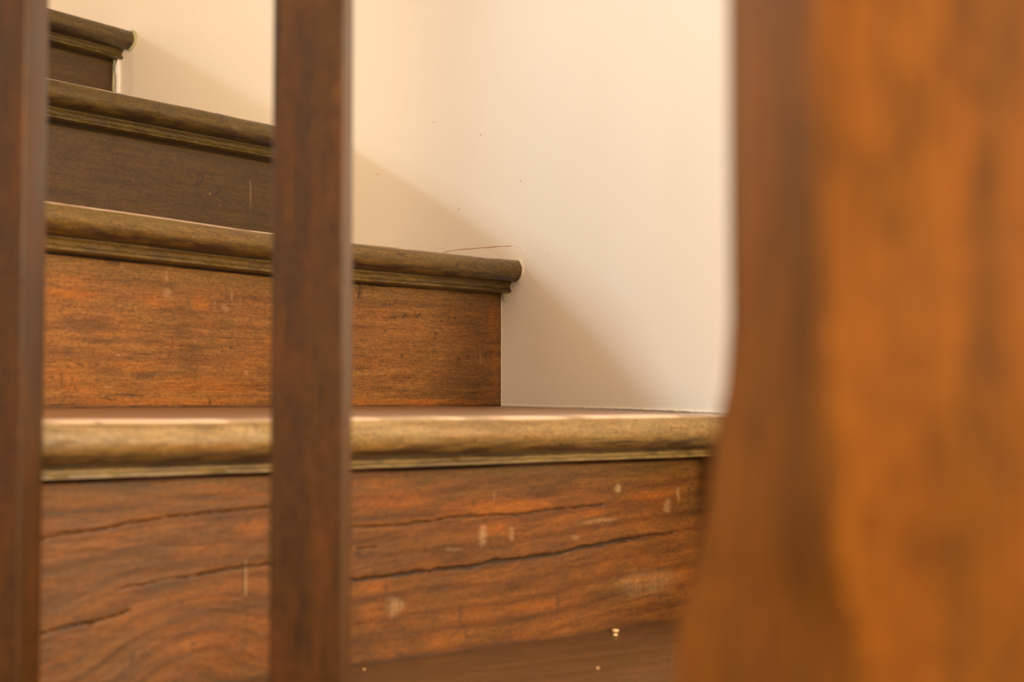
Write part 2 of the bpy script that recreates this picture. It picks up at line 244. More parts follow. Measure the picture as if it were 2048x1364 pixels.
def plan_normals(P):
    """unit normals in plan pointing to the stair's lower side (to the right of the left-to-right direction)"""
    T = np.gradient(P[:, :2], axis=0)
    T /= np.linalg.norm(T, axis=1)[:, None]
    return np.stack([T[:, 1], -T[:, 0]], 1)


def tube(name, path, rad, mat, parent, seg=8, jitter=0.25, seed=1, squash=1.0):
    P = np.asarray(path, dtype=float)
    T = np.gradient(P, axis=0)
    T /= np.linalg.norm(T, axis=1)[:, None] + 1e-12
    up = np.array([0.13, 0.21, 0.97])
    V = []
    for i in range(len(P)):
        a = np.cross(T[i], up)
        if np.linalg.norm(a) < 1e-3:
            a = np.cross(T[i], (1, 0, 0))
        a /= np.linalg.norm(a)
        b = np.cross(T[i], a)
        end = min(i, len(P) - 1 - i)
        r0 = rad * (0.35 if end == 0 else (0.8 if end == 1 else 1.0))
        for k in range(seg):
            th = 2 * math.pi * k / seg
            r = r0 * (1 + jitter * 2 * (_hash(np.float64(i), np.float64(k), seed) - 0.5))
            V.append(P[i] + r * (math.cos(th) * a + squash * math.sin(th) * b))
    q = grid_quads(len(P), seg, True)
    caps = [tuple(range(seg))[::-1], tuple(range((len(P) - 1) * seg, len(P) * seg))]
    return new_obj(name, V, q + caps, mat, parent)


# ------------------------------------------------------------------ materials
def nodes_of(m):
    m.use_nodes = True
    nt = m.node_tree
    return nt, nt.nodes, nt.links


class NB:
    def __init__(self, name):
        self.m = bpy.data.materials.new(name)
        self.nt, self.n, self.l = nodes_of(self.m)
        self.bsdf = self.n['Principled BSDF']

    def attr(self, name, vec=False):
        a = self.n.new('ShaderNodeAttribute')
        a.attribute_name = name
        return a.outputs['Vector' if vec else 'Fac']

    def objco(self):
        return self.n.new('ShaderNodeTexCoord').outputs['Object']

    def mapping(self, v, scale, loc=(0, 0, 0)):
        m = self.n.new('ShaderNodeMapping')
        m.inputs['Scale'].default_value = scale
        m.inputs['Location'].default_value = loc
        self.l.new(v, m.inputs['Vector'])
        return m.outputs[0]

    def noise(self, v, scale=1.0, detail=4, rough=0.55, dist=0.0):
        t = self.n.new('ShaderNodeTexNoise')
        t.inputs['Scale'].default_value = scale
        t.inputs['Detail'].default_value = detail
        t.inputs['Roughness'].default_value = rough
        t.inputs['Distortion'].default_value = dist
        self.l.new(v, t.inputs['Vector'])
        return t.outputs['Fac']

    def ramp(self, f, stops):
        r = self.n.new('ShaderNodeValToRGB')
        while len(r.color_ramp.elements) < len(stops):
            r.color_ramp.elements.new(0.5)
        for e, (p, c) in zip(r.color_ramp.elements, stops):
            e.position = p
            e.color = (c, c, c, 1) if not hasattr(c, '__len__') else (c[0], c[1], c[2], 1)
        self.l.new(f, r.inputs[0])
        return r.outputs[0]

    def mix(self, f, a, b, blend='MIX'):
        x = self.n.new('ShaderNodeMix')
        x.data_type = 'RGBA'
        x.blend_type = blend
        for i, v in ((0, f), (6, a), (7, b)):
            sock = x.inputs[i]
            if isinstance(v, (int, float)):
                sock.default_value = v if i == 0 else (v, v, v, 1)
            elif isinstance(v, tuple):
                sock.default_value = (v[0], v[1], v[2], 1)
            else:
                self.l.new(v, sock)
        return x.outputs[2]

    def math(self, op, a, b=0.0, c=None, clamp=False):
        x = self.n.new('ShaderNodeMath')
        x.operation = op
        x.use_clamp = clamp
        for i, v in enumerate((a, b) if c is None else (a, b, c)):
            if isinstance(v, (int, float)):
                x.inputs[i].default_value = v
            else:
                self.l.new(v, x.inputs[i])
        return x.outputs[0]

    def out(self, col=None, rough=None, height=None, dist=0.0005, strength=0.6, spec=0.5, coat=0.0, coat_rough=0.3):
        b = self.bsdf
        if col is not None:
            self.l.new(col, b.inputs['Base Color'])
        if rough is not None:
            if isinstance(rough, (int, float)):
                b.inputs['Roughness'].default_value = rough
            else:
                self.l.new(rough, b.inputs['Roughness'])
        b.inputs['Specular IOR Level'].default_value = spec
        b.inputs['Coat Weight'].default_value = coat
        b.inputs['Coat Roughness'].default_value = coat_rough
        if height is not None:
            bp = self.n.new('ShaderNodeBump')
            bp.inputs['Strength'].default_value = strength
            bp.inputs['Distance'].default_value = dist
            self.l.new(height, bp.inputs['Height'])
            self.l.new(bp.outputs[0], b.inputs['Normal'])
        return self.m


def old_wood(name, dark, mid, light, orange_c, olive_c, orange_base=0.3, olive_base=0.15, rings=0.0,
             rough=0.42, scratch=0.3, use_grain=True, gscale=1.0, coat=0.15, spec=0.5, fine_amt=0.45, coat_rough=0.3, mottle=1.0):
    """worn varnished oak: broad streaks, fine fibres, worn patches, grime and scratches"""
    nb = NB(name)
    g = nb.attr('grain', True) if use_grain else nb.objco()
    S = gscale
    if use_grain:
        broad = nb.noise(nb.mapping(g, (9 * S, 130 * S, 1)), 1, 5, 0.6, 0.6)
        fine = nb.noise(nb.mapping(g, (45 * S, 1300 * S, 1)), 1, 3, 0.6)
        patch = nb.noise(nb.mapping(g, (16 * S, 34 * S, 1), (3, 7, 0)), 1, 5, 0.62, 0.4)
        patch2 = nb.noise(nb.mapping(g, (22 * S, 60 * S, 1), (13, 2, 5)), 1, 4, 0.6, 0.3)
        mott = nb.noise(nb.mapping(g, (240 * S, 420 * S, 1)), 1, 4, 0.65, 0.5)
        scr_v = nb.noise(nb.mapping(g, (700 * S, 45 * S, 1), (5, 5, 0)), 1, 3, 0.7)
        scr_h = nb.noise(nb.mapping(g, (60 * S, 520 * S, 1), (8, 1, 3)), 1, 4, 0.75, 1.2)
    else:
        broad = nb.noise(nb.mapping(g, (130 * S, 130 * S, 7 * S)), 1, 5, 0.6, 0.6)
        fine = nb.noise(nb.mapping(g, (1100 * S, 1100 * S, 40 * S)), 1, 3, 0.6)
        patch = nb.noise(nb.mapping(g, (60 * S, 60 * S, 22 * S), (3, 7, 0)), 1, 4, 0.6, 0.4)
        patch2 = nb.noise(nb.mapping(g, (90 * S, 90 * S, 18 * S), (13, 2, 5)), 1, 4, 0.6, 0.3)
        mott = nb.noise(nb.mapping(g, (420 * S, 420 * S, 200 * S)), 1, 4, 0.65, 0.5)
        scr_v = scr_h = mott
    col = nb.ramp(broad, [(0.30, dark), (0.50, mid), (0.70, light)])
    om = nb.math('MULTIPLY', nb.ramp(patch, [(0.45, 0.0), (0.68, 1.0)]), orange_base)
    oa = nb.math('MULTIPLY', nb.attr('orange'), nb.ramp(scr_h, [(0.34, 0.25), (0.56, 1.0)]))
    om = nb.math('MAXIMUM', om, oa)
    col = nb.mix(om, col, orange_c)
    lm = nb.math('MULTIPLY', nb.ramp(patch2, [(0.45, 0.0), (0.65, 1.0)]), olive_base)
    lm = nb.math('MAXIMUM', lm, nb.attr('olive'))
    col = nb.mix(nb.math('MULTIPLY', lm, 0.75), col, olive_c)
    if rings > 0:
        w = nb.n.new('ShaderNodeTexWave')
        w.bands_direction = 'Y'
        w.inputs['Scale'].default_value = 22
        w.inputs['Distortion'].default_value = 5.5
        w.inputs['Detail'].default_value = 3
        w.inputs['Detail Scale'].default_value = 0.35
        nb.l.new(nb.mapping(g, (0.9, 1, 1)), w.inputs['Vector'])
        col = nb.mix(nb.math('MULTIPLY', nb.ramp(w.outputs['Fac'], [(0.45, 0.0), (1.0, 1.0)]), rings), col,
                     nb.mix(1.0, col, (0.56, 0.50, 0.52), 'MULTIPLY'))
    # fibres and mottling
    lo, hi = 1 - fine_amt, 1 + fine_amt * 0.6
    col = nb.mix(1.0, col, nb.ramp(fine, [(0.25, lo), (0.75, hi)]), 'MULTIPLY')
    col = nb.mix(1.0, col, nb.ramp(mott, [(0.28, max(0.1, 1 - 0.38 * mottle)), (0.5, 1.0), (0.76, 1 + 0.28 * mottle)]), 'MULTIPLY')
    # random dark streaks of grime in the pores
    dk = nb.ramp(scr_h, [(0.56, 0.0), (0.68, 1.0)])
    col = nb.mix(nb.math('MULTIPLY', dk, scratch * 1.4), col, (0.05, 0.025, 0.012))
    if use_grain:
        spot = nb.noise(nb.mapping(g, (230 * S, 330 * S, 1), (4, 9, 2)), 1, 3, 0.6, 0.8)
        area = nb.ramp(nb.noise(nb.mapping(g, (14 * S, 22 * S, 1), (1, 4, 2)), 1, 3, 0.6), [(0.48, 0.0), (0.62, 1.0)])
        sk = nb.math('MULTIPLY', nb.ramp(spot, [(0.60, 0.0), (0.67, 1.0)]), nb.math('MULTIPLY', area, 0.65 * mottle, None, True))
        col = nb.mix(sk, col, (0.045, 0.022, 0.010))
    pk = nb.ramp(scr_v, [(0.66, 0.0), (0.76, 1.0)])
    col = nb.mix(nb.math('MULTIPLY', pk, scratch * 0.35), col, (0.55, 0.38, 0.2))
    # placed marks
    col = nb.mix(nb.math('MULTIPLY', nb.attr('foot_worn'), 0.8), col, nb.mix(fine, (0.16, 0.075, 0.040), (0.34, 0.17, 0.095)))
    col = nb.mix(nb.math('MULTIPLY', nb.attr('edge_highlight'), 0.85), col, (0.74, 0.55, 0.42))  # highlight colour along the nosing's top edge
    col = nb.mix(nb.math('MULTIPLY', nb.math('MULTIPLY', nb.attr('pale'), nb.ramp(scr_v, [(0.38, 0.35), (0.58, 1.0)])), 0.42), col, (0.58, 0.44, 0.26))
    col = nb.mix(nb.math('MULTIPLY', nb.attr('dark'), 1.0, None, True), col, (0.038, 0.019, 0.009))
    col = nb.mix(nb.math('MULTIPLY', nb.attr('crack'), 0.9), col, (0.02, 0.012, 0.006))
    rg = nb.math('ADD', nb.math('MULTIPLY', patch, 0.35), rough - 0.14)
    h = nb.math('ADD', nb.math('MULTIPLY', fine, 0.45), nb.math('MULTIPLY', scr_h, 0.55))
    return nb.out(col, rg, h, 0.0006, 0.5, spec, coat, coat_rough)


W_RISER_LOW = old_wood('worn_orange_oak', (0.069, 0.028, 0.006), (0.112, 0.044, 0.010), (0.164, 0.066, 0.012),
                       (0.281, 0.088, 0.007), (0.112, 0.066, 0.012), 0.45, 0.2, rings=0.55, scratch=0.35, spec=0.3, coat=0.05)
W_RISER_MID = old_wood('brown_orange_oak', (0.133, 0.059, 0.018), (0.215, 0.095, 0.027), (0.275, 0.126, 0.035),
                       (0.386, 0.133, 0.019), (0.201, 0.126, 0.032), 0.25, 0.3, rings=0.18, scratch=0.35, mottle=1.2, spec=0.35, coat=0.05)
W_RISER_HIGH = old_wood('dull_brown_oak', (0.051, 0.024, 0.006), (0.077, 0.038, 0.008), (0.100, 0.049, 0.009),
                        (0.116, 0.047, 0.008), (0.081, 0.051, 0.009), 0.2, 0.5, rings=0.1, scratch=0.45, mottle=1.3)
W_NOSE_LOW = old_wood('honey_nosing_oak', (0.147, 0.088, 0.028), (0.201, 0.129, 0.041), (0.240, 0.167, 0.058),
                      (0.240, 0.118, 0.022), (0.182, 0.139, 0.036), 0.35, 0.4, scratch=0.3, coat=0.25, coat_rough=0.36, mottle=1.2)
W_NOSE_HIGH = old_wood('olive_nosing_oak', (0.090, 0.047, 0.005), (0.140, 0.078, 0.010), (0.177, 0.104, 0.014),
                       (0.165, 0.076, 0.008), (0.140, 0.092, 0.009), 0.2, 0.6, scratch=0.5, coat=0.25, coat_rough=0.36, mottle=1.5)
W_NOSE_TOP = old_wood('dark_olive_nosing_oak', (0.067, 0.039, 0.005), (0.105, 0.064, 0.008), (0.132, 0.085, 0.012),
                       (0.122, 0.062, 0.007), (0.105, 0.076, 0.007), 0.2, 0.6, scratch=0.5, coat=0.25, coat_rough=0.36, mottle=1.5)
W_FLOOR = old_wood('dark_landing_oak', (0.078, 0.037, 0.013), (0.103, 0.050, 0.017), (0.139, 0.066, 0.022),
                   (0.175, 0.073, 0.019), (0.103, 0.059, 0.019), 0.2, 0.2, use_grain=True, gscale=0.6, scratch=0.15)
W_BALUSTER = old_wood('dark_baluster_oak', (0.026, 0.010, 0.001), (0.041, 0.015, 0.001), (0.059, 0.023, 0.002),
                      (0.080, 0.023, 0.001), (0.048, 0.021, 0.002), 0.7, 0.4, use_grain=False, scratch=0.1,
                      rough=0.38, coat=0.05, coat_rough=0.2, spec=0.28)
W_NEWEL = old_wood('orange_newel_oak', (0.090, 0.036, 0.002), (0.169, 0.057, 0.002), (0.234, 0.077, 0.002),
                   (0.250, 0.074, 0.002), (0.121, 0.056, 0.002), 0.5, 0.3, use_grain=False, scratch=0.1,
                   rough=0.5, coat=0.0, gscale=0.55, mottle=1.3, spec=0.2)

W_SLAB = old_wood('dark_slab_oak', (0.06, 0.032, 0.014), (0.10, 0.052, 0.022), (0.14, 0.072, 0.03),
                    (0.16, 0.07, 0.02), (0.10, 0.06, 0.02), 0.3, 0.3, use_grain=False, scratch=0.1)


def wall_paint():
    nb = NB('cream_wall_paint')
    g = nb.objco()
    big = nb.noise(nb.mapping(g, (5, 5, 3)), 1, 4, 0.5)
    brush = nb.noise(nb.mapping(g, (14, 14, 420)), 1, 4, 0.6)
    grit = nb.noise(nb.mapping(g, (260, 260, 260)), 1, 3, 0.6)
    col = nb.mix(nb.ramp(big, [(0.35, 0.0), (0.65, 1.0)]), (0.85, 0.77, 0.655), (0.87, 0.795, 0.685))
    v = nb.n.new('ShaderNodeTexVoronoi')
    v.inputs['Scale'].default_value = 9.0
    nb.l.new(g, v.inputs['Vector'])
    speck = nb.ramp(v.outputs['Distance'], [(0.006, 1.0), (0.013, 0.0)])
    col = nb.mix(nb.math('MULTIPLY', speck, 0.5), col, (0.35, 0.22, 0.12))
    h = nb.math('ADD', nb.math('MULTIPLY', brush, 0.3), nb.math('MULTIPLY', grit, 0.5))
    return nb.out(col, 0.6, h, 0.0005, 0.22, 0.3)


def plain(name, c, rough=0.6):
    nb = NB(name)
    n = nb.noise(nb.mapping(nb.objco(), (300, 300, 300)), 1, 3)
    col = nb.mix(nb.ramp(n, [(0.3, 0.0), (0.7, 1.0)]), tuple(x * 0.85 for x in c), c)
    return nb.out(col, rough, n, 0.0003, 0.4, 0.4)


M_WALL = wall_paint()
M_CAULK = plain('cream_filler', (0.86, 0.79, 0.64))
M_WHITE = plain('white_filler', (0.95, 0.95, 0.93), 0.5)
M_GREEN = plain('pale_green_old_paint', (0.56, 0.54, 0.33))
M_LINE = plain('tan_plaster_crack', (0.72, 0.48, 0.33))
M_CHIP = plain('pale_plaster_chip', (0.75, 0.52, 0.28))

# ------------------------------------------------------------------ plan of the stair (metres)
# nosing lines run left to right and end on the curved wall; each is a little turned to the one below
OV = 0.037          # nosing overhang in front of the riser
TH = 0.026          # tread thickness
N = {
    0: [(-0.5440, 0.5860), (-0.2690, 0.8060), (-0.1543, 0.8980), (0.0200, 1.0375), (0.1901, 1.1735)],
    1: [(-0.6300, 0.7900), (-0.3827, 1.1600), (-0.2340, 1.3841), (-0.1662, 1.4762), (0.0123, 1.6603)],
    2: [(-0.7200, 1.1380), (-0.4808, 1.4546), (-0.2894, 1.7060), (-0.2220, 1.7960)],
    3: [(-0.8000, 1.4900), (-0.5944, 1.8005), (-0.5170, 1.9183)],
}
ZF = {0: 0.1700, 1: 0.347, 2: 0.517, 3: 0.687}      # nosing top height
ZB = {0: 0.1748, 1: 0.348, 2: 0.518, 3: 0.688}      # height at the back of the tread
CH = {  # chord used as the length axis of every board's marks
    'r0': ((-.1773, .927), (.1474, 1.1861)), 'r1': ((-.4118, 1.1829), (-.0168, 1.6849)),
    'r2': ((-.5103, 1.477), (-.3189, 1.7284)), 'r3': ((-.6253, 1.8208), (-.5479, 1.9386)),
    'n0': ((-.1543, .898), (.1704, 1.1572)), 'n1': ((-.3827, 1.16), (.0123, 1.662)),
    'n2': ((-.4808, 1.4546), (-.2894, 1.706)), 'n3': ((-.5944, 1.8005), (-.517, 1.9183))}


def chord_s(key, X, Y):
    A, B = np.array(CH[key][0]), np.array(CH[key][1])
    u = (B - A) / np.linalg.norm(B - A)
    return (X - A[0]) * u[0] + (Y - A[1]) * u[1]


WALL_CTRL = [(0.199, 1.11), (0.1901, 1.1735), (0.1560, 1.330), (0.0940, 1.520), (0.0123, 1.6640),
             (-0.0150, 1.6960), (-0.100, 1.7460), (-0.2220, 1.8000), (-0.3700, 1.8640), (-0.5170, 1.9230)]
WALL = resample(catmull(WALL_CTRL, 14), 0.006)
for _ in range(90):                      # ease the bend into one smooth plastered curve
    WALL[1:-1] = 0.25 * WALL[:-2] + 0.5 * WALL[1:-1] + 0.25 * WALL[2:]
WALL_FAR = catmull([(-0.5170, 1.9230), (-0.70, 2.02), (-0.95, 2.20), (-1.25, 2.50)], 10)
WALL_ALL = np.vstack([WALL, WALL_FAR[1:]])


def nose_line(k, step=0.0018, ext=0.006):
    P = catmull(N[k], 16)
    P = resample(P, step)
    if ext <= 0:
        return P
    d = P[-1] - P[-2]
    d = d / np.linalg.norm(d)
    return np.vstack([P, P[-1] + d * ext])


def riser_line(k, step=0.0018, ext=0.010):
    P = nose_line(k, step, 0)
    Q = P - OV * plan_normals(P)
    # carry the riser on to the wall surface
    d = Q[-1] - Q[-2]
    d = d / np.linalg.norm(d)
    # distance to wall polyline along d
    best = None
    for a, b in zip(WALL_ALL[:-1], WALL_ALL[1:]):
        e = b - a
        M = np.array([[d[0], -e[0]], [d[1], -e[1]]])
        if abs(np.linalg.det(M)) < 1e-12:
            continue
        t, s = np.linalg.solve(M, a - Q[-1])
        if -1e-6 <= s <= 1 + 1e-6 and abs(t) < 0.1 and (best is None or abs(t) < abs(best)):
            best = t
    t = best if best is not None else 0.0
    if t < 0:
        keep = np.hypot(*(Q - Q[-1]).T) > -t
        end = Q[-1] + d * t
        Q = np.vstack([Q[keep], end])
    else:
        Q = np.vstack([Q, Q[-1] + d * t])
    Q = resample(Q, step)
    return np.vstack([Q, Q[-1] + d * ext]), Q[-1]


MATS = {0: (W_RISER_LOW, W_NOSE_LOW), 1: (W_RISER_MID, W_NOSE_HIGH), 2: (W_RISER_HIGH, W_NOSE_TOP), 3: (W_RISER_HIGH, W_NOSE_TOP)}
LABELS = {
    0: 'lowest winder step, its honey-coloured nosing at eye level above a cracked orange-brown riser',
    1: 'second step up, dull olive-brown rounded nosing ending at the cream wall over an orange-streaked riser',
    2: 'third step up, dark brown riser with its right end hidden behind the middle baluster',
    3: 'topmost visible step at upper left, its short riser edged with bright white filler',
}


def back_line(k, n):
    if k + 1 in N:
        Q, _ = riser_line(k + 1)
    else:
        P = nose_line(k)
        Q = P - 0.27 * plan_normals(P)
        Q[:, 0] += 0.0
    Q = Q - 0.006 * plan_normals(Q)
    return resample(Q, n=n)


def make_step(k):
    zf, zb = ZF[k], ZB[k]
    zlow = 0.0 if k == 0 else ZB[k - 1]
    P = nose_line(k)
    nP = plan_normals(P)
    n = len(P)
    root = empty('stair_step', (P[n // 2][0], P[n // 2][1], zlow))
    root['label'] = LABELS[k]
    root['category'] = 'stair step'
    root['group'] = 'wooden winder steps'
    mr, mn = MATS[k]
    key_r, key_n = 'r%d' % k, 'n%d' % k
    # ---- tread with half-round nosing: profile (u = distance in front of riser face, z below the top)
    R = TH / 2
    prof = [(-0.006, -TH), (0.004, -TH), (0.014, -TH)]
    for a in np.linspace(-90, 72, 30):
        prof.append((OV - R + R * math.cos(math.radians(a)) * 1.04, -R + R * math.sin(math.radians(a))))
    prof += [(OV - R - 0.001, -0.0002), (OV - R - 0.006, 0.0)]
    prof = np.array(prof)
    arc = np.r_[0, np.cumsum(np.hypot(*np.diff(prof, axis=0).T))]
    npr = len(prof)
    B = back_line(k, n)
    nback = 10
    S = chord_s(key_n, P[:, 0], P[:, 1])
    V, G = [], []
    nv = npr + nback
    s2, a2 = np.meshgrid(S, arc, indexing='ij')
    bump = 0.0011 * (fbm(s2 * 14, a2 * 30, 20 + k) - 0.5) + 0.0012 * (fbm(s2 * 70, a2 * 180, 30 + k, 3) - 0.5) * (prof[None, :, 0] > 0.015)
    zs = zf + 0.0012 * (fbm(S * 9, S * 0, 40 + k) - 0.5)
    VX = np.zeros((n, nv, 3))
    GX = np.zeros((n, nv, 3))
    for j in range(npr):
        u = prof[j, 0] - OV + bump[:, j]
        VX[:, j, 0] = P[:, 0] + nP[:, 0] * u
        VX[:, j, 1] = P[:, 1] + nP[:, 1] * u
        VX[:, j, 2] = zs + prof[j, 1] * (1 + 0.0 * bump[:, j])
        GX[:, j] = np.stack([S + 3.7 * k, np.full(n, arc[j] * 1.0), np.full(n, k * 2.3)], 1)
    F0 = VX[:, npr - 1]
    for j in range(nback):
        t = (j + 1) / nback
        VX[:, npr + j, 0] = F0[:, 0] * (1 - t) + B[:, 0] * t
        VX[:, npr + j, 1] = F0[:, 1] * (1 - t) + B[:, 1] * t
        VX[:, npr + j, 2] = zs * (1 - t) + zb * t
        GX[:, npr + j] = np.stack([S + 3.7 * k, arc[-1] + t * np.hypot(*(B - F0[:, :2]).T), np.full(n, k * 2.3)], 1)
    # underside back row
    under = VX[:, npr + nback - 1:npr + nback].copy()
    under[:, :, 2] = zf - TH
    VX = np.concatenate([VX, under], 1)
    GX = np.concatenate([GX, GX[:, -1:]], 1)
    nv += 1
    Z = VX[:, :, 2].ravel()
    Sf = np.repeat(S, nv)
    # height axis for marks: z of the front face
    at = eval_features(FEAT[key_n], Sf, Z, 50 + k)
    isfront = np.zeros((n, nv)); isfront[:, 2:npr] = 1
    isfront = isfront.ravel()
    for q in at:
        at[q] = at[q] * isfront
    # grime streaks and painted shade low on the nosing's curve
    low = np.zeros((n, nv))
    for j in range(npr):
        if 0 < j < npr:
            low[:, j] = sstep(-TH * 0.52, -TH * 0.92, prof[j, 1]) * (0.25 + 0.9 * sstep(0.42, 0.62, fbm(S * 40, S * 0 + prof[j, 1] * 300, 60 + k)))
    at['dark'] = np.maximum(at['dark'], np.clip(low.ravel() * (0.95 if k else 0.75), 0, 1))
    # foot-worn top, and a thin highlight painted along the pale worn edge
    fw = np.zeros((n, nv)); fw[:, npr - 1:] = 1.0
    hl = np.zeros((n, nv))
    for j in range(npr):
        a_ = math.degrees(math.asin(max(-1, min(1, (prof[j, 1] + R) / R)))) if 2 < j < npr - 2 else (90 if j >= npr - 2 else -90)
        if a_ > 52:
            hl[:, j] = sstep(52, 64, a_) * (0.35 + 0.65 * sstep(0.35, 0.6, fbm(S * 26, S * 0 + 2, 64 + k)))
    at['foot_worn'] = fw.ravel()
    at['edge_highlight'] = hl.ravel()
    quads = grid_quads(n, nv, True)
    caps = [tuple(range(nv))[::-1], tuple(range((n - 1) * nv, n * nv))]
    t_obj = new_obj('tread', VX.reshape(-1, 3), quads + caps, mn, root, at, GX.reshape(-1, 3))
    sharp_auto(t_obj, 50)

    # ---- moulding under the nosing
    cp = [(-0.004, -TH + .0005), (0.0165, -TH + .0005), (0.0165, -TH - 0.0022), (0.0150, -TH - 0.0030), (0.0142, -TH - 0.0050),
          (0.0145, -TH - 0.0075), (0.0165, -TH - 0.0090), (0.0168, -TH - 0.0115), (0.0150, -TH - 0.0125), (0.0, -TH - 0.0125), (-0.004, -TH - 0.0125)]
    if k == 0:
        cp = [(u * 0.92, -TH + (z + TH) * 0.72) for u, z in cp]
    cp = np.array(cp)
    carc = np.r_[0, np.cumsum(np.hypot(*np.diff(cp, axis=0).T))]
    Q, _ = riser_line(k, 0.002, 0.008)
    nQ = plan_normals(Q)
    SQ = chord_s(key_r, Q[:, 0], Q[:, 1])
    m = len(Q)
    VX = np.zeros((m, len(cp), 3)); GX = np.zeros_like(VX)
    for j in range(len(cp)):
        wob = 0.0006 * (fbm(SQ * 60, SQ * 0 + j * 0.7, 70 + k, 3) - 0.5)
        VX[:, j, 0] = Q[:, 0] + nQ[:, 0] * (cp[j, 0] + wob)
        VX[:, j, 1] = Q[:, 1] + nQ[:, 1] * (cp[j, 0] + wob)
        VX[:, j, 2] = zf + cp[j, 1] + wob * (j > 2)
        GX[:, j] = np.stack([SQ + 9, np.full(m, carc[j] + .2), np.full(m, 1.0 * k)], 1)
    dk = 0.55 * sstep(0.45, 0.62, fbm(np.repeat(SQ, len(cp)) * 50, np.tile(carc, m) * 300, 80 + k))
    o = new_obj('cove_moulding', VX.reshape(-1, 3), grid_quads(m, len(cp), True) + [tuple(range(len(cp)))[::-1], tuple(range((m - 1) * len(cp), m * len(cp)))],
                mn, root, {'dark': dk, 'olive': np.full(len(dk), 0.6)}, GX.reshape(-1, 3))
    sharp_auto(o, 45)

    # ---- riser: fine grid so cracks and dents are real relief
    Q, Rend = riser_line(k, 0.0016 if k < 2 else 0.0022, 0.010)
    nQ = plan_normals(Q)
    SQ = chord_s(key_r, Q[:, 0], Q[:, 1])
    m = len(Q)
    ztop = zf - TH + 0.001
    nz = int((ztop - zlow) / (0.0008 if k < 2 else 0.0012))
    zz = np.linspace(zlow, ztop, nz)
    s2, z2 = np.meshgrid(SQ, zz, indexing='ij')
    at = eval_features(FEAT[key_r], s2.ravel(), z2.ravel(), 90 + k)
    # open joint under the moulding with its overhang shadow painted in, wider in places
    zj = zf - TH - (0.0125 if k else 0.0091)
    gap = sstep(0.30, 0.55, fbm(s2 * 12, s2 * 0, 100 + k, 3)) if k < 2 else np.ones_like(s2)
    jw = 0.0007 + 0.0009 * gap
    joint = sstep(1.3, 0.7, np.abs(z2 - (zj - 0.0006)) / jw) * (0.25 + 0.75 * gap)
    at['crack'] = np.maximum(at['crack'], joint.ravel() * 0.95)
    # uneven dark line along the foot
    foot = sstep(0.0035, 0.0, z2 - zlow - 0.0012 * fbm(s2 * 50, s2 * 0, 101 + k)) * (0.3 + 0.7 * fbm(s2 * 30, s2 * 0, 102 + k))
    at['dark'] = np.maximum(at['dark'], foot.ravel() * 0.9)
    # greener finish kept just under the moulding
    band = sstep(0.030, 0.006, zj - z2) * (0.5 + 0.6 * fbm(s2 * 8, z2 * 60, 103 + k)) * (0.55 if k == 0 else 0.75)
    at['olive'] = np.maximum(at['olive'], np.clip(band, 0, 1).ravel())
    rel = 0.0010 * (fbm(s2 * 9, z2 * 24, 110 + k) - 0.5) + 0.0003 * (fbm(s2 * 60, z2 * 400, 120 + k) - 0.5)
    rel = rel - 0.0016 * at['crack'].reshape(s2.shape)
    # grain direction of the board
    if k == 0:
        slope = 0.055 * s2
        cath = 0.020 * np.tanh((s2 + 0.075) / 0.035) * np.exp(-((z2 - 0.020) / 0.040) ** 2) * sstep(0.03, -0.03, s2)
        g = z2 - slope - cath - 0.010 * (fbm(s2 * 7, z2 * 16, 7) - 0.5)
    else:
        g = z2 + 0.006 * (fbm(s2 * 6, z2 * 18, 130 + k) - 0.5)
    VX = np.zeros((m, nz + 2, 3)); GX = np.zeros_like(VX)
    VX[:, :nz, 0] = Q[:, 0:1] + nQ[:, 0:1] * rel
    VX[:, :nz, 1] = Q[:, 1:2] + nQ[:, 1:2] * rel
    VX[:, :nz, 2] = z2
    GX[:, :nz, 0] = s2 + 5 * k; GX[:, :nz, 1] = g + 0.5 * k; GX[:, :nz, 2] = 1.7 * k
    for j, zc in ((nz, ztop), (nz + 1, zlow)):
        VX[:, j, 0] = Q[:, 0] - nQ[:, 0] * 0.02
        VX[:, j, 1] = Q[:, 1] - nQ[:, 1] * 0.02
        VX[:, j, 2] = zc
    full = {}
    for q in at:
        a = np.zeros((m, nz + 2)); a[:, :nz] = at[q].reshape(m, nz); full[q] = a
    o = new_obj('riser', VX.reshape(-1, 3), grid_quads(m, nz + 2, True) + [tuple(range(nz + 2))[::-1], tuple(range((m - 1) * (nz + 2), m * (nz + 2)))],
                mr, root, full, GX.reshape(-1, 3))
    sharp_auto(o, 60)
    return root, P, nP, Rend, nQ


STEP = {k: make_step(k) for k in (0, 1, 2, 3)}

# ------------------------------------------------------------------ wall, floor
def wall_mesh(name, line, z0, z1, thick, mat, side=1):
    P = np.asarray(line)
    T = np.gradient(P, axis=0)
    T /= np.linalg.norm(T, axis=1)[:, None]
    nrm = np.stack([T[:, 1], -T[:, 0]], 1) * side      # away from the stair
    zz = np.linspace(z0, z1, 9)
    nv = len(zz)
    V = []
    for i in range(len(P)):
        for z in zz:
            V.append((P[i, 0], P[i, 1], z))
        for z in zz[::-1]:
            V.append((P[i, 0] + nrm[i, 0] * thick, P[i, 1] + nrm[i, 1] * thick, z))
    q = grid_quads(len(P), 2 * nv, True)
    caps = [tuple(range(2 * nv))[::-1], tuple(range((len(P) - 1) * 2 * nv, len(P) * 2 * nv))]
    o = new_obj(name, V, q + caps, mat)
    sharp_auto(o, 45)
    o['kind'] = 'structure'
    return o


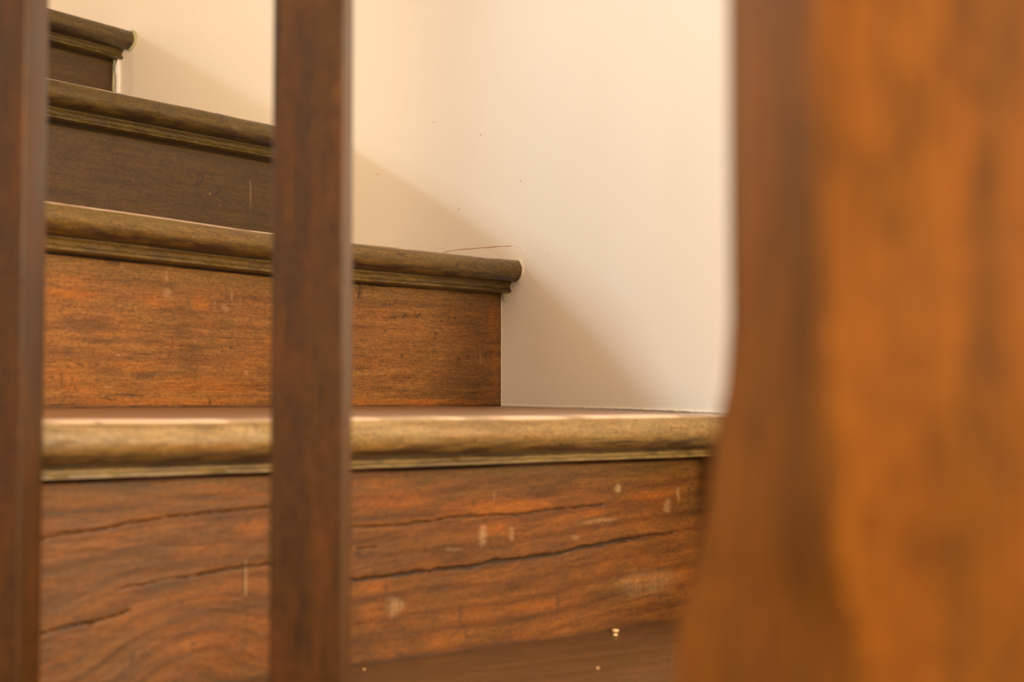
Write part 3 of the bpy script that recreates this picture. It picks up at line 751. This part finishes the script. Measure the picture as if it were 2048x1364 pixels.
w = wall_mesh('wall_back', WALL, 0.0, 2.5, 0.10, M_WALL)
w = wall_mesh('wall_left', WALL_FAR, 0.0, 2.5, 0.10, M_WALL)
w = wall_mesh('wall_right', np.array([(2.2, 1.11), (1.6, 1.11), (1.0, 1.11), (0.4, 1.11), (0.199, 1.11)]), 0.0, 2.5, 0.10, M_WALL, 1)

# landing boards
fx = np.linspace(-1.6, 2.2, 60); fy = np.linspace(-1.6, 1.6, 60)
gx, gy = np.meshgrid(fx, fy, indexing='ij')
ca, sa = math.cos(math.radians(33)), math.sin(math.radians(33))
V = np.stack([gx, gy, np.zeros_like(gx)], 2).reshape(-1, 3)
Gf = np.stack([gx * ca + gy * sa, -gx * sa + gy * ca + 0.2, np.zeros_like(gx)], 2).reshape(-1, 3)
nb_ = len(V)
Vb = [(-1.6, -1.6, -0.03), (2.2, -1.6, -0.03), (2.2, 1.6, -0.03), (-1.6, 1.6, -0.03)]
quads = grid_quads(60, 60)
fl = new_obj('floor', np.vstack([V, Vb]), quads + [(nb_, nb_ + 3, nb_ + 2, nb_ + 1)], W_FLOOR, None, None, np.vstack([Gf, np.zeros((4, 3))]), smooth=False)
fl['kind'] = 'structure'


# ------------------------------------------------------------------ filler beads where the steps meet the wall
def inward(P):
    """unit plan vector from the wall surface into the stairwell, at the nearest wall point"""
    P = np.asarray(P)
    i = int(np.argmin(np.hypot(*(WALL_ALL - P).T)))
    a, b = WALL_ALL[max(i - 1, 0)], WALL_ALL[min(i + 1, len(WALL_ALL) - 1)]
    t = (b - a) / np.linalg.norm(b - a)
    return np.array([-t[1], t[0]])


def on_wall(P, off=0.0):
    P = np.asarray(P, dtype=float)
    best, bp = 9, P
    for a, b in zip(WALL_ALL[:-1], WALL_ALL[1:]):
        e = b - a
        t = np.clip(((P - a) @ e) / (e @ e), 0, 1)
        q = a + t * e
        d = np.hypot(*(P - q))
        if d < best:
            best, bp = d, q
    return bp + inward(bp) * off


def wall_path(pts, off):
    out = []
    for x, y, z in pts:
        q = on_wall((x, y), off)
        out.append((q[0], q[1], z))
    return np.array(out)


def resample3(P, step):
    P = np.asarray(P, dtype=float)
    d = np.r_[0, np.cumsum(np.linalg.norm(np.diff(P, axis=0), axis=1))]
    n = max(3, int(d[-1] / step))
    t = np.linspace(0, d[-1], n)
    return np.stack([np.interp(t, d, P[:, k]) for k in range(3)], 1)


def nose_bead(k, mat, rad, name='filler_bead', grow=0.0, a0=-85, a1=75):
    root = STEP[k][0]
    P = nose_line(k, 0.0018, 0)
    nn = plan_normals(P)[-1]
    E = P[-1]
    R = TH / 2 + grow
    pts = []
    for a in np.linspace(a0, a1, 40):
        u = -TH / 2 + R * 1.04 * math.cos(math.radians(a))
        pts.append((E[0] + nn[0] * u, E[1] + nn[1] * u, ZF[k] - TH / 2 + R * math.sin(math.radians(a))))
    W = wall_path(pts, rad * 0.1)
    o = tube(name, resample3(W, rad * 1.3), rad, mat, root, seed=k + 3)
    return o


def riser_bead(k, mat, rad, z0, z1, out=0.0, name='filler_bead'):
    root, Rend = STEP[k][0], STEP[k][3]
    nn = STEP[k][4][-1]
    pts = []
    zs = np.linspace(z0, z1, 60)
    for i, z in enumerate(zs):
        off = out + rad * 0.8 * (fbm(np.array([z * 90.0]), np.array([0.0]), 5 + k)[0] - 0.5)
        pts.append((Rend[0] + nn[0] * off, Rend[1] + nn[1] * off, z))
    W = wall_path(pts, rad * 0.1)
    return tube(name, resample3(W, rad * 1.5), rad, mat, root, seed=k + 11)


o = nose_bead(1, M_CAULK, 0.0017, grow=0.0012); o['label'] = 'cream filler bead around the nosing end'
o = riser_bead(1, M_CAULK, 0.0008, ZB[0], ZF[1] - TH - 0.014); o['label'] = 'thin ragged cream bead down the riser edge'
o = riser_bead(1, M_GREEN, 0.0058, ZF[1] - TH - 0.022, ZF[1] - TH - 0.006, out=0.0075); o['label'] = 'pale green old paint patch beside the moulding'
o = nose_bead(3, M_GREEN, 0.0030, grow=0.002, a0=-90, a1=60); o['label'] = 'pale green filler rim around the nosing end'
o = riser_bead(3, M_WHITE, 0.0042, ZB[2], ZF[3] - TH - 0.010, out=0.0085); o['label'] = 'bright white filler strip down the riser edge'
o = riser_bead(3, M_GREEN, 0.0034, ZB[2], ZF[3] - TH - 0.012, out=0.0025); o['label'] = 'pale green old paint edge beside the white strip'
# tread-to-wall bead on the lowest step, from the second riser forward to the nosing
root0 = STEP[0][0]
A, B_ = STEP[1][3], np.array(N[0][-1])
pts = []
for t in np.linspace(0, 0.97, 120):
    q = on_wall(A * (1 - t) + B_ * t, 0.0006)
    z = ZB[0] * (1 - t) + (ZF[0] + 0.0003) * t
    pts.append((q[0], q[1], z + 0.0004))
o = tube('filler_bead', resample3(pts, 0.003), 0.0013, M_CAULK, root0, seed=21, jitter=0.45)
o['label'] = 'rough cream filler line between tread and wall'

# hairline lift in the wall paint over the second nosing
def lift(points, rad, mat, label, name='plaster_crack'):
    W = wall_path(points, -rad * 0.45)
    o = tube(name, resample3(W, 0.004), rad, mat, bpy.data.objects['wall_back'], seg=6, jitter=0.4, seed=8)
    o['label'] = label
    return o
lift([(-0.0960, 1.744, 0.3600), (-0.0726, 1.7299, 0.3649), (-0.0386, 1.7099, 0.3654), (-0.0113, 1.6917, 0.3651), (0.0035, 1.6743, 0.3638)],
     0.0006, M_LINE, 'fine pinkish crack in the wall paint above the second nosing')
lift([(0.0035, 1.6743, 0.3645), (0.0110, 1.666, 0.3620), (0.0160, 1.657, 0.3560), (0.0178, 1.654, 0.3460), (0.0160, 1.657, 0.3360), (0.0110, 1.664, 0.3270)],
     0.0008, M_WALL, 'raised lip of paint around the nosing end', 'paint_ridge')


def fleck(x, y, z, r, mat, label):
    q = on_wall((x, y), -r * 0.4)
    bm = bmesh.new()
    bmesh.ops.create_icosphere(bm, subdivisions=2, radius=r)
    rr = random.Random(int(z * 1e5))
    for v in bm.verts:
        v.co *= 0.7 + 0.6 * rr.random()
        v.co.z *= 1.4
    me = bpy.data.meshes.new('paint_fleck')
    bm.to_mesh(me); bm.free()
    me.materials.append(mat)
    o = bpy.data.objects.new('paint_fleck', me)
    o.location = (q[0], q[1], z)
    COL.objects.link(o)
    o.parent = bpy.data.objects['wall_back']
    o['label'] = label


for (x, y, z, r) in [(-0.0963, 1.7438, 0.5244, .0008), (-0.0646, 1.7252, 0.4146, .0012), (-0.0375, 1.7092, 0.5024, .0009),
                     (-0.169, 1.7765, 0.4657, .0011), (0.0124, 1.6639, 0.4394, .0010), (0.0404, 1.6144, 0.3482, .0008)]:
    fleck(x, y, z, r, M_LINE, 'tiny tan fleck in the wall paint')


# ------------------------------------------------------------------ balusters
def square_post(name, x0, x1, y0, y1, z0, z1, mat, bev, label, cat, group=None, sections=None):
    cx, cy = (x0 + x1) / 2, (y0 + y1) / 2
    secs = sections or [(z0, (x0, y0), (x1, y0), (x1, y1), (x0, y1)), (z1, (x0, y0), (x1, y0), (x1, y1), (x0, y1))]
    bm = bmesh.new()
    rings = []
    for s in secs:
        rings.append([bm.verts.new((p[0] - cx, p[1] - cy, s[0])) for p in s[1:]])
    for a, b in zip(rings[:-1], rings[1:]):
        for i in range(len(a)):
            j = (i + 1) % len(a)
            bm.faces.new((a[i], a[j], b[j], b[i]))
    bm.faces.new(rings[0][::-1])
    bm.faces.new(rings[-1])
    long_e = [e for e in bm.edges if abs(e.verts[0].co.z - e.verts[1].co.z) > 1e-4]
    bmesh.ops.bevel(bm, geom=long_e, offset=bev, segments=4, profile=0.5, affect='EDGES')
    bmesh.ops.recalc_face_normals(bm, faces=bm.faces)
    me = bpy.data.meshes.new(name)
    bm.to_mesh(me); bm.free()
    me.polygons.foreach_set('use_smooth', [True] * len(me.polygons))
    me.set_sharp_from_angle(angle=math.radians(40))
    me.materials.append(mat)
    o = bpy.data.objects.new(name, me)
    o.location = (cx, cy, 0)
    COL.objects.link(o)
    o['label'] = label
    o['category'] = cat
    if group:
        o['group'] = group
    return o


square_post('baluster', -0.1053, -0.0732, 0.620, 0.652, 0.0, 0.95, W_BALUSTER, 0.0016,
            'dark brown square baluster left of centre, crossing in front of the steps', 'baluster', 'square stair balusters')
square_post('baluster', -0.2460, -0.2135, 0.620, 0.650, 0.0, 0.95, W_BALUSTER, 0.0016,
            'dark brown square baluster cut by the left edge, its right side pale tan', 'baluster', 'square stair balusters')

# newel: square post whose left face splays out towards the foot
YF, YB = 0.220, 0.310
XR = 0.138


def nsec(z, xf, xb):
    return (z, (xf, YF), (XR, YF), (XR, YB), (xb, YB))


square_post('newel_post', 0.0476, XR, YF, YB, 0, 1.1, W_NEWEL, 0.0022,
            'thick orange-brown newel post filling the right side, its left face splayed at the foot', 'newel post',
            sections=[nsec(0.0, 0.0545, 0.0335), nsec(0.120, 0.0530, 0.0345), nsec(0.135, 0.0525, 0.0358), nsec(0.146, 0.0520, 0.0392),
                      nsec(0.152, 0.0495, 0.0402), nsec(0.158, 0.0478, 0.0420), nsec(0.172, 0.0476, 0.0432), nsec(0.186, 0.0476, 0.0462),
                      nsec(0.200, 0.0476, 0.0473), nsec(0.215, 0.0476, 0.0476), nsec(1.1, 0.0476, 0.0476)])

# ------------------------------------------------------------------ crumbs on the landing
def chip(x, y, r, label, seed, flat=0.5):
    bm = bmesh.new()
    bmesh.ops.create_icosphere(bm, subdivisions=2, radius=r)
    rr = random.Random(seed)
    for v in bm.verts:
        v.co *= 0.75 + 0.5 * rr.random()
        v.co.z *= flat
    zmin = min(v.co.z for v in bm.verts)
    me = bpy.data.meshes.new('plaster_chip')
    bm.to_mesh(me); bm.free()
    me.materials.append(M_CHIP)
    o = bpy.data.objects.new('plaster_chip', me)
    o.location = (x, y, -zmin)
    COL.objects.link(o)
    o['label'] = label
    o['category'] = 'plaster chip'
    o['group'] = 'crumbs on the landing'


chip(0.0810, 1.1240, 0.0026, 'larger pale crumb lying on the landing at the foot of the lowest riser', 3)
chip(0.0795, 1.1060, 0.0018, 'small pale crumb just in front of the larger crumb', 5)
chip(-0.0998, 0.9679, 0.0009, 'tiny crumb on the landing beside the middle baluster', 6)
chip(0.0579, 0.9715, 0.0012, 'tiny crumb alone near the bottom edge of the picture', 8)

# unseen slab added over the upper steps to keep light off the wall
slab = square_post('shade_slab', -1.20, -0.02, 1.00, 2.60, 1.14, 1.26, W_SLAB, 0.004, '', '')
del slab['label'], slab['category']
slab['kind'] = 'structure'
